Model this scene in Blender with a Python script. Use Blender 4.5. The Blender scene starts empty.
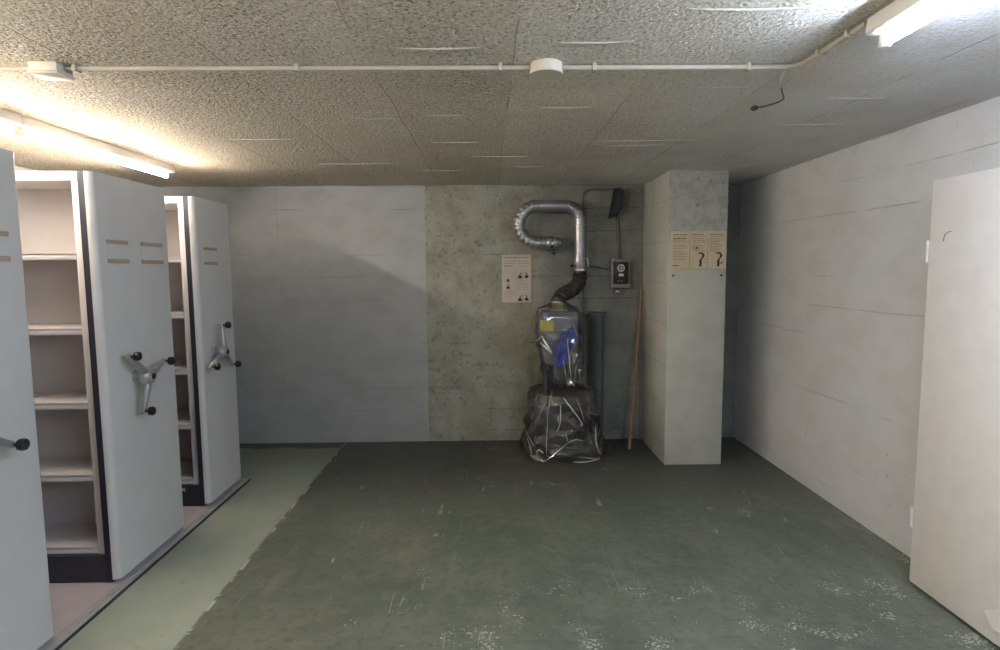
import bpy, bmesh, math, random
from mathutils import Vector, Matrix, noise as mnoise
R = math.radians
COL = bpy.context.scene.collection
random.seed(7)

# ------------------------------------------------------------------ helpers
def lin(r, g, b):
    f = lambda c: (c/255/12.92) if c/255 <= .04045 else ((c/255+.055)/1.055)**2.4
    return (f(r), f(g), f(b), 1)

def link_obj(name, bm, mats, parent=None, smooth=True):
    me = bpy.data.meshes.new(name)
    bmesh.ops.recalc_face_normals(bm, faces=bm.faces[:])
    bm.to_mesh(me); bm.free()
    if not isinstance(mats, (list, tuple)): mats = [mats]
    for m in mats: me.materials.append(m)
    if smooth:
        me.polygons.foreach_set('use_smooth', [True]*len(me.polygons))
        me.set_sharp_from_angle(angle=R(38))
    o = bpy.data.objects.new(name, me); COL.objects.link(o)
    if parent: o.parent = parent
    return o

def thing(name, label, cat, loc=(0, 0, 0), group=None):
    o = bpy.data.objects.new(name, None); COL.objects.link(o)
    o.empty_display_size = .1; o.location = loc
    return tag(o, label, cat, group)

def tag(o, label, cat, group=None):
    o['label'] = label; o['category'] = cat
    if group: o['group'] = group
    return o

def part(name, bm, m, par):
    """a part built in world coordinates, parented to a thing with a plain location"""
    off = Vector((0, 0, 0)); p = par
    while p: off += p.location; p = p.parent
    bmesh.ops.translate(bm, vec=-off, verts=bm.verts[:])
    return link_obj(name, bm, m, par)

def struct(o):
    o['kind'] = 'structure'; return o

def B(): return bmesh.new()

def box(bm, x0, x1, y0, y1, z0, z1, bev=0, seg=2, mi=0):
    r = bmesh.ops.create_cube(bm, size=1)
    for v in r['verts']:
        v.co = Vector(((x0+x1)/2+v.co.x*(x1-x0), (y0+y1)/2+v.co.y*(y1-y0), (z0+z1)/2+v.co.z*(z1-z0)))
    fs = list({f for v in r['verts'] for f in v.link_faces})
    if bev:
        es = list({e for v in r['verts'] for e in v.link_edges})
        rr = bmesh.ops.bevel(bm, geom=es, offset=bev, segments=seg, affect='EDGES', profile=.5)
        fs = list({f for f in fs if f.is_valid} | set(rr['faces']))
    for f in fs: f.material_index = mi
    return bm

def ring_frame(d):
    d = d.normalized()
    a = Vector((0, 0, 1)) if abs(d.z) < .9 else Vector((0, 1, 0))
    u = a.cross(d).normalized(); v = d.cross(u).normalized()
    return u, v

def sweep(bm, pts, rad, n=16, cap=True, mi=0):
    """tube along a polyline, radius per point (or one radius); parallel-transported frame"""
    pts = [Vector(p) for p in pts]
    if not isinstance(rad, (list, tuple)): rad = [rad]*len(pts)
    tang = []
    for i in range(len(pts)):
        a = pts[max(i-1, 0)]; b = pts[min(i+1, len(pts)-1)]
        t = (b-a)
        if t.length < 1e-9: t = tang[-1] if tang else Vector((0, 0, 1))
        tang.append(t.normalized())
    u, v = ring_frame(tang[0]); rings = []
    for i, p in enumerate(pts):
        if i:
            q = tang[i-1].rotation_difference(tang[i]); u = q @ u; v = q @ v
        rings.append([bm.verts.new(p+(u*math.cos(2*math.pi*k/n)+v*math.sin(2*math.pi*k/n))*rad[i]) for k in range(n)])
    for a, b in zip(rings, rings[1:]):
        for k in range(n):
            f = bm.faces.new((a[k], a[(k+1) % n], b[(k+1) % n], b[k])); f.material_index = mi
    if cap:
        for rg in (rings[0], rings[-1]):
            f = bm.faces.new(rg); f.material_index = mi
    return bm

def cyl(bm, a, b, r, n=24, mi=0, r2=None):
    return sweep(bm, [a, b], [r, r if r2 is None else r2], n, mi=mi)

def lathe(bm, base, axis, prof, n=32, mi=0):
    """prof: list of (distance along axis, radius)"""
    base = Vector(base); ax = Vector(axis).normalized(); u, v = ring_frame(ax)
    rings = []
    for t, r in prof:
        rings.append([bm.verts.new(base+ax*t+(u*math.cos(2*math.pi*k/n)+v*math.sin(2*math.pi*k/n))*max(r, 1e-4)) for k in range(n)])
    for a, b in zip(rings, rings[1:]):
        for k in range(n):
            f = bm.faces.new((a[k], a[(k+1) % n], b[(k+1) % n], b[k])); f.material_index = mi
    for rg in (rings[0], rings[-1]):
        f = bm.faces.new(rg); f.material_index = mi
    return bm

def prism(bm, poly, axis, t0, t1, mi=0):
    """poly in the two axes other than `axis` (order x<y<z), extruded t0..t1"""
    def P(a, b, t):
        return {0: (t, a, b), 1: (a, t, b), 2: (a, b, t)}[axis]
    lo = [bm.verts.new(P(a, b, t0)) for a, b in poly]; hi = [bm.verts.new(P(a, b, t1)) for a, b in poly]
    fs = [bm.faces.new(lo), bm.faces.new(hi[::-1])]
    for k in range(len(poly)):
        j = (k+1) % len(poly)
        fs.append(bm.faces.new((lo[k], lo[j], hi[j], hi[k])))
    for f in fs: f.material_index = mi
    return bm

def arc(c, r, a0, a1, n, plane='xz', y=0):
    out = []
    for i in range(n+1):
        a = R(a0+(a1-a0)*i/n)
        out.append(Vector((c[0]+r*math.cos(a), y, c[1]+r*math.sin(a))))
    return out

def smooth_path(pts, sub=6):
    pts = [Vector(p) for p in pts]; out = []
    P = [pts[0]]+pts+[pts[-1]]
    for i in range(1, len(P)-2):
        for k in range(sub):
            t = k/sub; a, b, c, d = P[i-1], P[i], P[i+1], P[i+2]
            out.append(.5*((2*b)+(c-a)*t+(2*a-5*b+4*c-d)*t*t+(3*b-a-3*c+d)*t**3))
    out.append(pts[-1]); return out

# ------------------------------------------------------------------ node helpers
class NM:
    def __init__(s, name):
        s.m = bpy.data.materials.new(name); s.m.use_nodes = True
        s.t = s.m.node_tree; s.t.nodes.clear()
        s.out = s.t.nodes.new('ShaderNodeOutputMaterial')
        s._co = None
    def node(s, ty, **kw):
        n = s.t.nodes.new(ty)
        for k, v in kw.items(): setattr(n, k, v)
        return n
    def put(s, sock, v):
        if v is None: return
        if hasattr(v, 'is_output'): s.t.links.new(v, sock)
        else: sock.default_value = v
    def co(s):
        if s._co is None: s._co = s.node('ShaderNodeTexCoord').outputs['Object']
        return s._co
    def map(s, scale=(1, 1, 1), loc=(0, 0, 0), rot=(0, 0, 0)):
        n = s.node('ShaderNodeMapping'); s.put(n.inputs[0], s.co())
        n.inputs['Scale'].default_value = scale; n.inputs['Location'].default_value = loc; n.inputs['Rotation'].default_value = rot
        return n.outputs[0]
    def xyz(s):
        n = s.node('ShaderNodeSeparateXYZ'); s.put(n.inputs[0], s.co()); return n.outputs
    def noise(s, scale, detail=2, rough=.5, vec=None, dist=0):
        n = s.node('ShaderNodeTexNoise'); s.put(n.inputs['Vector'], vec or s.co())
        n.inputs['Scale'].default_value = scale; n.inputs['Detail'].default_value = detail
        n.inputs['Roughness'].default_value = rough; n.inputs['Distortion'].default_value = dist
        return n.outputs[0]
    def voro(s, scale, vec=None, feat='F1'):
        n = s.node('ShaderNodeTexVoronoi', feature=feat); s.put(n.inputs['Vector'], vec or s.co())
        n.inputs['Scale'].default_value = scale; return n.outputs[0]
    def math(s, op, a, b=None, c=None, clamp=False):
        n = s.node('ShaderNodeMath', operation=op, use_clamp=clamp)
        for i, v in enumerate((a, b, c)): s.put(n.inputs[i], v)
        return n.outputs[0]
    def add(s, a, b): return s.math('ADD', a, b)
    def mul(s, a, b): return s.math('MULTIPLY', a, b)
    def step(s, v, lo, hi):
        n = s.node('ShaderNodeMapRange', clamp=True, interpolation_type='SMOOTHSTEP'); s.put(n.inputs[0], v)
        n.inputs[1].default_value = lo; n.inputs[2].default_value = hi; return n.outputs[0]
    def mix(s, f, a, b, mode='MIX'):
        n = s.node('ShaderNodeMix', data_type='RGBA', blend_type=mode)
        s.put(n.inputs[0], f); s.put(n.inputs[6], a); s.put(n.inputs[7], b); return n.outputs[2]
    def bump(s, h, strength, dist, normal=None):
        n = s.node('ShaderNodeBump'); s.put(n.inputs['Height'], h)
        n.inputs['Strength'].default_value = strength; n.inputs['Distance'].default_value = dist
        if normal: s.put(n.inputs['Normal'], normal)
        return n.outputs[0]
    def pbr(s, col, rough=.5, metal=0, normal=None, spec=.5, **kw):
        n = s.node('ShaderNodeBsdfPrincipled')
        s.put(n.inputs['Base Color'], col); s.put(n.inputs['Roughness'], rough); s.put(n.inputs['Metallic'], metal)
        s.put(n.inputs['Specular IOR Level'], spec)
        if normal: s.put(n.inputs['Normal'], normal)
        for k, v in kw.items(): s.put(n.inputs[k], v)
        s.t.links.new(n.outputs[0], s.out.inputs[0]); return s.m

def paint(name, rgb, rough=.45, metal=0, var=.06, bump=.0, bscale=200, spec=.5):
    k = NM(name); c = lin(*rgb)
    d = tuple(x*(1-var*2.2) for x in c[:3])+(1,)
    f = k.step(k.noise(9, 4), .3, .7)
    nrm = k.bump(k.noise(bscale, 2), bump, .002) if bump else None
    return k.pbr(k.mix(f, d, c), rough, metal, nrm, spec)

# ------------------------------------------------------------------ materials
def ceiling_mat():
    k = NM('ceiling_stucco'); x, y, z = k.xyz()
    # smoother towards the right-hand side and the far wall (less stucco there)
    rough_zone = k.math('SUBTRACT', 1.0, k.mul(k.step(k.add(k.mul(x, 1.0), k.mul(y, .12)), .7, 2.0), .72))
    big = k.step(k.noise(1.3, 3, vec=k.map((1.6, .5, 1))), .35, .7)
    n1 = k.noise(58, 4, .7); n2 = k.voro(88, feat='SMOOTH_F1'); n3 = k.noise(150, 2)
    hgt = k.add(k.add(k.mul(n1, 1.3), k.mul(n2, .75)), k.mul(n3, .35))
    amp = k.mul(rough_zone, k.add(.6, k.mul(big, .55)))
    h = k.mul(hgt, amp)
    # formwork seams along y every 0.53 m
    wob = k.mul(k.math('SUBTRACT', k.noise(3, 2), .5), .03)
    u = k.math('FRACT', k.add(k.mul(k.add(x, wob), 1/.53), .311))
    seam = k.math('SUBTRACT', 1.0, k.step(k.math('ABSOLUTE', k.math('SUBTRACT', u, .5)), 0.0, .010))
    seam = k.mul(seam, k.step(k.noise(2.2, 4, .6), .40, .54))
    h = k.math('SUBTRACT', h, k.mul(seam, .35))
    plank = k.math('FLOOR', k.add(k.mul(x, 1/.53), 1.811))
    wn = k.node('ShaderNodeTexWhiteNoise', noise_dimensions='1D'); k.put(wn.inputs[1], plank)
    tone = k.mix(wn.outputs[0], lin(206, 196, 177), lin(222, 213, 197))
    tone = k.mix(k.mul(k.math('SUBTRACT', 1.0, rough_zone), 1.2), tone, lin(218, 218, 219))  # whiter right side: cool lamp light put into the ceiling colour
    tone = k.mix(k.mul(k.step(k.noise(2.6, 5, .6), .42, .68), .45), tone, lin(200, 187, 162))
    speck = k.math('MULTIPLY', k.step(n1, .475, .39), k.mul(amp, .8), clamp=True)  # shade of the stucco pits put into the colour
    col = k.mix(speck, tone, lin(112, 104, 92))
    lightspeck = k.mul(k.step(k.noise(84, 3, .65), .54, .63), k.mul(amp, .75))  # lit stucco lumps painted as pale specks
    col = k.mix(lightspeck, col, lin(246, 243, 236))
    col = k.mix(k.mul(seam, .5), col, lin(132, 122, 106))
    nrm = k.bump(h, 1.0, .010)
    return k.pbr(col, .85, 0, nrm, .25)

def wall_mat(name, base, dark, horizontal_axis='x', split=None, rough_base=None, rough_dark=None):
    """board-marked painted concrete; `split` gives the x beyond which the wall is bare and stained"""
    k = NM(name); x, y, z = k.xyz(); a = x if horizontal_axis == 'x' else y
    n = k.noise(3.5, 5, .6, vec=k.map((1, 1, 1.6)))
    col = k.mix(k.step(n, .38, .68), lin(*base), lin(*dark))
    # board joints: horizontal lines that come and go
    bands = k.add(z, k.mul(k.math('SUBTRACT', k.noise(1.1, 2), .5), .03))
    u = k.math('FRACT', k.mul(bands, 1/.205))
    d = k.math('ABSOLUTE', k.math('SUBTRACT', u, .5))
    line = k.math('SUBTRACT', 1.0, k.step(d, .004, .026))
    sel = k.step(k.noise(1.0, 3, .6, vec=k.map((1.1, 1.1, 5.0), (3.1, 0, 1.7))), .485, .56)
    line = k.mul(line, sel)
    vj = k.math('FRACT', k.mul(a, 1/1.27)); vj = k.math('SUBTRACT', 1.0, k.step(k.math('ABSOLUTE', k.math('SUBTRACT', vj, .5)), .0005, .004))
    line = k.math('MAXIMUM', line, k.mul(k.mul(vj, .45), k.step(k.noise(1.3, 3, vec=k.map((1, 1, 1), (0, 0, 9))), .45, .55)))
    pits = k.mul(k.step(k.noise(34, 3, .6), .66, .73), k.step(k.noise(1.7, 2), .47, .62))
    fine = k.noise(120, 3)
    wav = k.noise(7, 3, vec=k.map((1, 1, 3)))
    roughness = .55; spec = .35
    h = k.add(k.add(k.mul(fine, .12), k.mul(wav, .25)), k.math('SUBTRACT', 0.0, k.add(k.mul(line, .5), k.mul(pits, .5))))
    col = k.mix(k.mul(line, .32), col, lin(96, 94, 88))
    col = k.mix(k.mul(pits, .45), col, lin(92, 90, 84))
    if split is not None:
        edge = k.add(split, k.mul(k.math('SUBTRACT', k.noise(5, 3), .5), .03))
        m = k.step(k.math('SUBTRACT', x, edge), -.006, .012)
        n2 = k.noise(5.5, 6, .65); n3 = k.noise(26, 4, .65)
        bare = k.mix(k.step(n2, .36, .68), lin(*rough_base), lin(*rough_dark))
        bare = k.mix(k.mul(k.step(n3, .54, .66), .7), bare, lin(100, 100, 88))
        stain = k.mul(k.step(k.noise(1.4, 4, .6, vec=k.map((1.6, 1, .7), (5, 0, 2))), .46, .66), .5)
        bare = k.mix(stain, bare, lin(132, 126, 104))
        # greyer, darker paint on the bay round the ventilation pipe
        bay = k.step(x, .42, .60)
        bare = k.mix(k.mul(bay, .75), bare, k.mix(k.step(n2, .36, .68), lin(124, 127, 122), lin(108, 111, 106)))
        wht = k.mul(k.step(k.noise(48, 2), .70, .76), k.step(z, 1.9, 2.3))
        bare = k.mix(wht, bare, lin(205, 203, 194))
        bare = k.mix(k.mul(line, .5), bare, lin(60, 58, 50))
        col = k.mix(m, col, bare)
        h = k.add(h, k.mul(m, k.add(k.mul(n3, .5), k.mul(k.step(k.noise(75, 3), .45, .7), .25))))
        # greenish lower edge splash
    nrm = k.bump(h, .55, .010)
    return k.pbr(col, roughness, 0, nrm, spec)

def floor_mat():
    k = NM('floor_epoxy'); x, y, z = k.xyz()
    n = k.noise(1.6, 5, .6); n2 = k.noise(6, 5, .65); n3 = k.noise(22, 4, .6)
    green = k.mix(k.step(n, .34, .68), lin(86, 93, 82), lin(106, 111, 97))
    green = k.mix(k.mul(k.step(n2, .48, .68), .6), green, lin(116, 119, 104))
    green = k.mix(k.mul(k.step(n3, .50, .66), .55), green, lin(74, 80, 68))
    # dust and dirt streaks
    st = k.noise(2.2, 5, .62, vec=k.map((2.2, .7, 1), (0, 0, 0), (0, 0, .5)))
    green = k.mix(k.mul(k.step(st, .52, .70), .35), green, lin(132, 128, 112))
    # darker towards the far wall, with an uneven edge
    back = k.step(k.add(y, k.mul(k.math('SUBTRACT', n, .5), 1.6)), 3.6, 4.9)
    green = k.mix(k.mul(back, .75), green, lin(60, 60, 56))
    # chipped paint: grey concrete shows through, dense at the near right and along wear tracks
    wear = k.step(k.noise(1.15, 4, .6, vec=k.map((1, 1, 1), (2.3, 1.1, 0))), .45, .66)
    near = k.step(k.add(k.mul(y, -1.0), k.mul(x, .25)), -3.6, -1.9)
    zone = k.math('MAXIMUM', k.mul(wear, .75), k.mul(near, .9))
    dust = k.mul(k.step(k.noise(5.5, 6, .7, vec=k.map((1, 1, 1), (4, 4, 0))), .50, .66), k.add(.12, k.mul(zone, .55)))
    green = k.mix(k.mul(dust, .5), green, lin(138, 138, 126))
    chips = k.noise(62, 6, .75)
    clus = k.step(k.noise(3.4, 5, .65, vec=k.map((1, 1, 1), (1, 8, 0))), .50, .66)
    thr = k.math('SUBTRACT', .690, k.add(k.mul(zone, .07), k.mul(k.mul(clus, k.add(.5, zone)), .085)))
    chip = k.step(k.math('SUBTRACT', chips, thr), .0, .012)
    big = k.noise(17, 6, .7, vec=k.map((1, 1.6, 1), (7, 3, 0)))
    bthr = k.math('SUBTRACT', .735, k.add(k.mul(near, .055), k.mul(k.mul(clus, near), .06)))
    bchip = k.step(k.math('SUBTRACT', big, bthr), .0, .012)
    # scratches: thin lines where a stretched noise crosses its mid value
    def scratch(rot, sx, off, w):
        q = k.noise(1.2, 1, .4, vec=k.map((sx*1.9, .22, 1), off, (0, 0, rot)))
        g = k.math('ABSOLUTE', k.math('SUBTRACT', q, .5))
        brk = k.step(k.noise(3, 4, .65, vec=k.map((1, 1, 1), off)), .57, .62)
        return k.mul(k.math('SUBTRACT', 1.0, k.step(g, w*.4, w)), brk)
    sc = k.math('MAXIMUM', scratch(.35, 2.6, (1, 5, 0), .003), scratch(-.5, 2.2, (8, 2, 0), .0025))
    sc = k.math('MAXIMUM', sc, scratch(1.2, 2.0, (4, 9, 0), .0022))
    chip = k.math('MAXIMUM', k.math('MAXIMUM', chip, bchip), k.mul(sc, .5))
    green = k.mix(k.mul(chip, .85), green, k.mix(k.step(n3, .4, .6), lin(176, 178, 168), lin(205, 207, 200)))
    # pale painted lane beside the shelving rail
    pale = k.mix(k.step(n2, .35, .7), lin(148, 156, 141), lin(156, 163, 147))
    pale = k.mix(k.mul(k.step(k.noise(11, 4, .6), .60, .70), .4), pale, lin(120, 128, 108))
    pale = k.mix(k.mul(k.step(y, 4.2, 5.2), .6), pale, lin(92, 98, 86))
    edge = k.add(-1.36, k.mul(k.math('SUBTRACT', k.noise(9, 4, .7), .5), .016))
    m = k.step(k.math('SUBTRACT', x, edge), -.006, .006)
    far = k.step(k.add(y, k.mul(k.math('SUBTRACT', k.noise(3, 3), .5), .2)), 5.22, 5.26)
    m = k.math('MAXIMUM', m, far)
    rim = k.mul(k.math('SUBTRACT', 1.0, k.step(k.math('ABSOLUTE', k.math('SUBTRACT', x, k.add(edge, .008))), .003, .012)), k.step(n2, .50, .56))
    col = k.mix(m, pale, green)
    col = k.mix(k.mul(rim, .8), col, lin(190, 196, 178))
    rough = k.add(.42, k.add(k.mul(n2, .2), k.mul(chip, .2)))
    h = k.add(k.mul(n3, .5), k.math('SUBTRACT', k.mul(n2, .6), k.mul(chip, .5)))
    nrm = k.bump(h, .35, .004)
    return k.pbr(col, rough, 0, nrm, .4)

def emit_mat(name, rgb, strength):
    k = NM(name); e = k.node('ShaderNodeEmission'); e.inputs[0].default_value = rgb+(1,); e.inputs[1].default_value = strength
    k.t.links.new(e.outputs[0], k.out.inputs[0]); return k.m

def plastic_film(name, tint, haze, refl=.03):
    """clear polythene: mostly see-through, a little milky, mirror-like creases"""
    k = NM(name)
    tr = k.node('ShaderNodeBsdfTransparent'); tr.inputs[0].default_value = (.93, .93, .93, 1)
    gl = k.node('ShaderNodeBsdfGlossy'); gl.inputs['Roughness'].default_value = .10; gl.inputs[0].default_value = (1, 1, 1, 1)
    df = k.node('ShaderNodeBsdfDiffuse'); df.inputs[0].default_value = tint
    a = k.node('ShaderNodeMixShader'); a.inputs[0].default_value = haze
    k.t.links.new(tr.outputs[0], a.inputs[1]); k.t.links.new(df.outputs[0], a.inputs[2])
    fr = k.node('ShaderNodeFresnel'); fr.inputs[0].default_value = 1.5
    f2 = k.add(k.mul(fr.outputs[0], .9), refl)
    b = k.node('ShaderNodeMixShader'); k.put(b.inputs[0], f2)
    k.t.links.new(a.outputs[0], b.inputs[1]); k.t.links.new(gl.outputs[0], b.inputs[2])
    k.t.links.new(b.outputs[0], k.out.inputs[0]); return k.m

WARM = (1.0, .90, .77); COOL = (.68, .80, 1.0)
M = dict(
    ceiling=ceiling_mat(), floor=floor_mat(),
    wall_back=wall_mat('wall_back_paint', (163, 165, 165), (154, 156, 154), 'x', -.575, (156, 156, 146), (136, 136, 122)),
    wall_side=wall_mat('wall_side_paint', (202, 202, 201), (195, 195, 193), 'y'),
    pillar=None,
    panel=paint('panel_grey_lacquer', (204, 203, 201), .38, var=.015, bump=.03, bscale=420),
    shelf=paint('shelf_white_lacquer', (213, 207, 206), .45, var=.015),
    backp=paint('shelf_back_lacquer', (196, 191, 190), .5, var=.02),
    kick=paint('plinth_anthracite', (44, 46, 52), .4),
    gasket=paint('gasket_rubber_dark', (36, 38, 52), .55),
    alu=paint('aluminium', (182, 179, 175), .4, .1),
    cast=paint('cast_aluminium', (172, 172, 174), .32, .5, bump=.08, bscale=300),
    knob=paint('knob_black_plastic', (30, 31, 33), .3),
    strip=paint('label_strip_beige', (176, 154, 134), .5),
    platform=paint('platform_pink_linoleum', (190, 178, 182), .5, var=.03),
    galv=None, blackrub=paint('black_rubber_hose', (46, 46, 48), .4, bump=.05),
    steel=paint('bright_clamp_steel', (205, 205, 205), .22, 1),
    door=paint('door_cream_paint', (224, 219, 214), .42, var=.03, bump=.04, bscale=60),
    housing=paint('lamp_housing_white', (226, 222, 214), .4, var=.01),
    conduit=paint('conduit_grey_white', (180, 172, 156), .5, var=.04),
    jbox=paint('junction_box_white', (204, 196, 180), .45, var=.03),
    wire=paint('wire_grey', (70, 70, 68), .5),
    boxgrey=paint('control_box_grey', (128, 130, 126), .5),
    black=paint('control_face_black', (26, 27, 28), .35),
    white=paint('dial_white', (205, 205, 200), .5),
    hood=paint('hood_blue_black', (36, 40, 50), .6),
    greypipe=paint('drain_pipe_grey', (92, 96, 99), .42),
    wood=None, paper=None,
    unitgrey=paint('ventilator_grey', (118, 116, 118), .45), unitdark=paint('filter_drum_dark', (52, 54, 54), .5),
    yellow=paint('yellow_sticker', (196, 176, 70), .5), cream=paint('neck_cream', (205, 200, 170), .5),
    blue=paint('blue_cloth', (52, 74, 176), .6, var=.15),
    film=plastic_film('clear_polythene', (.55, .53, .54, 1), .07), film2=plastic_film('clear_polythene_thick', (.52, .50, .51, 1), .05), fold_highlight=plastic_film('polythene_fold_highlight', (.92, .91, .91, 1), .42, .38),  # the fold film is whitened: crease highlights put into its colour
    ink=paint('print_black', (38, 36, 34), .6), inkgrey=paint('print_grey', (140, 128, 112), .6),
    posterpale=paint('poster_pale_card', (190, 180, 166), .55, var=.03), postercream=paint('poster_cream_card', (206, 190, 160), .5, var=.03),
    screw=paint('screw_dark', (60, 58, 54), .5, .6), ridge=paint('formwork_ridge', (206, 200, 186), .8),
    conddark=paint('conduit_wall_grey', (96, 98, 95), .5),
    tube_warm=emit_mat('tube_warm_glow', WARM, 36.0), tube_cool=emit_mat('tube_cool_glow', COOL, 46.0),
)
def _wood():
    k = NM('broom_wood'); n = k.noise(14, 4, .6, vec=k.map((8, 8, .6)))
    return k.pbr(k.mix(k.step(n, .3, .7), lin(148, 112, 86), lin(122, 90, 68)), .5)
M['wood'] = _wood()
def _galv():
    k = NM('galvanised_sheet'); n2 = k.noise(9, 3)
    c = k.mix(k.step(n2, .35, .65), lin(158, 158, 158), lin(182, 182, 182))
    return k.pbr(c, .36, .8, k.bump(n2, .08, .003))
M['galv'] = _galv()
def _pillar():
    k = NM('pillar_concrete'); x, y, z = k.xyz()
    n = k.noise(4, 5, .6); n2 = k.noise(11, 6, .72)
    low = k.mix(k.step(n, .35, .7), lin(184, 184, 176), lin(172, 172, 162))
    low = k.mix(k.mul(k.step(k.noise(7, 5, .7), .55, .7), k.mul(k.step(z, .5, .0), .5)), low, lin(150, 146, 122))
    up = k.mix(k.step(n2, .42, .62), lin(178, 179, 176), lin(158, 160, 156))
    up = k.mix(k.mul(k.step(k.noise(24, 5, .7), .58, .68), .6), up, lin(104, 104, 98))
    m = k.mul(k.step(z, 1.880, 1.886), k.step(y, 4.66, 4.645))
    u = k.math('FRACT', k.mul(z, 1/.33)); d = k.math('ABSOLUTE', k.math('SUBTRACT', u, .5))
    line = k.mul(k.math('SUBTRACT', 1.0, k.step(d, .003, .014)), k.step(y, 4.65, 4.67))
    col = k.mix(m, low, up); col = k.mix(k.mul(line, .35), col, lin(110, 108, 100))
    h = k.add(k.mul(k.noise(60, 3), .15), k.add(k.mul(m, k.mul(n2, .8)), k.mul(k.noise(8, 3), .4)))
    h = k.math('SUBTRACT', h, k.mul(line, .4))
    return k.pbr(col, .6, 0, k.bump(h, .5, .008), .3)
M['pillar'] = _pillar()

# ------------------------------------------------------------------ room shell
X0, X1, Y0, Y1, ZC = -3.36, 2.312, -3.2, 5.403, 2.363
struct(link_obj('floor', box(B(), X0-.15, X1+.15, Y0-.15, Y1+.15, -.15, 0), M['floor'], smooth=False))
cb = box(B(), X0-.15, X1+.15, Y0-.15, Y1+.15, ZC, ZC+.15)
# cast ridges left by the formwork boards (thin raised lines on the ceiling)
def ridge(xa, ya, xb, yb, w=.005, h=.004):
    n = 8; prev = None
    for i in range(n+1):
        t = i/n; x = xa+(xb-xa)*t; y = ya+(yb-ya)*t+.008*math.sin(t*3.1)
        s = math.sin(math.pi*min(max(t, .04), .96))**.5
        q = [cb.verts.new((x, y-w*s, ZC+.001)), cb.verts.new((x, y, ZC-h*s)), cb.verts.new((x, y+w*s, ZC+.001))]
        if prev:
            for a in (0, 1):
                f = cb.faces.new((prev[a], prev[a+1], q[a+1], q[a])); f.material_index = 1
        prev = q
for r in [(-.30, 2.108, -.02, 2.100), (.24, 2.055, .50, 2.045), (-.31, 2.986, -.11, 2.988), (-.34, 3.6, -.045, 3.605), (-.69, 3.04, -.44, 3.042),
          (.66, 3.58, 1.24, 3.56), (.70, 3.72, 1.10, 3.70), (.25, 2.85, .50, 2.85), (.9, 2.55, 1.15, 2.54), (-.1, 4.05, .28, 4.05), (-1.2, 4.3, -.7, 4.3),
          (.6, 1.80, .95, 1.79), (-.5, 4.6, -.2, 4.6), (.2, 4.45, .42, 4.45), (1.55, 3.2, 1.9, 3.18), (1.5, 2.7, 1.8, 2.71), (-1.5, 3.5, -1.1, 3.5)]:
    ridge(*r)
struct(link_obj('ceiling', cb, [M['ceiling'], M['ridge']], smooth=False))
struct(link_obj('wall_back', box(B(), X0-.15, X1+.15, Y1, Y1+.15, 0, ZC), M['wall_back'], smooth=False))
struct(link_obj('wall_right', box(B(), X1, X1+.15, Y0-.15, Y1, 0, ZC), M['wall_side'], smooth=False))
struct(link_obj('wall_left', box(B(), X0-.15, X0, Y0-.15, Y1, 0, ZC), M['wall_side'], smooth=False))
struct(link_obj('wall_front', box(B(), X0, X1, Y0-.15, Y0, 0, ZC), M['wall_side'], smooth=False))
# concrete pillar standing against the back wall
pb = B(); box(pb, 1.420, 1.886, 4.641, Y1, 0, ZC, .006, 2)
struct(link_obj('wall_pillar', pb, M['pillar']))

# ------------------------------------------------------------------ door leaf folded against the right wall
dr = struct(bpy.data.objects.new('door_1', None)); COL.objects.link(dr); dr.location = (2.105, 2.786, .023)
tag(dr, 'cream painted steel door leaf folded open against the right wall', 'door')
part('leaf', box(B(), 2.105, 2.150, 1.80, 2.786, .023, 2.004, .004, 2), M['door'], dr)
for zz in (1.62, .30):
    h = B(); cyl(h, (2.113, 2.801, zz), (2.113, 2.801, zz+.105), .0115, 14)
    box(h, 2.108, 2.150, 2.787, 2.800, zz+.01, zz+.105); box(h, 2.112, 2.311, 2.799, 2.809, zz+.02, zz+.095, .002)
    part('hinge', h, M['wall_side'], dr)
pl = B(); prism(pl, [(2.333, .142), (2.289, .085), (2.10, .125), (2.10, .205), (2.258, .186)], 0, 2.094, 2.1055)
part('cover_plate', pl, M['door'], dr)
sc = B(); sweep(sc, smooth_path([(2.104, 2.700, 1.715), (2.104, 2.692, 1.742), (2.104, 2.675, 1.755), (2.104, 2.655, 1.758)]), .0022, 6)
part('scratch', sc, M['inkgrey'], dr)

# ------------------------------------------------------------------ mobile shelving
rail_thing = tag(link_obj('floor_rail_edge', box(box(box(B(), -1.902, -1.884, .4, 4.44, 0, .012), -1.884, -1.866, .4, 4.44, 0, .007), -1.915, -1.902, .4, 4.44, 0, .009),
                          M['alu'], smooth=False), 'aluminium edge rail on the floor along the rolling shelving', 'rail')
tag(link_obj('floor_gap_shade', box(B(), -1.8655, -1.850, .4, 4.44, 0, .003), M['gasket'], smooth=False), 'dark strip standing in for the shaded gap between the aluminium floor rail and the pale painted lane', 'dark strip')  # dark strip laid in to show the shade of the open gap
tag(link_obj('shelving_platform', box(B(), -3.30, -1.916, .4, 4.44, 0, .010), M['platform'], smooth=False),
    'pinkish floor platform the rolling shelving stands on', 'platform')
XF = -1.902
SH_Z = [.160, .543, .917, 1.293, 1.665]

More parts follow.
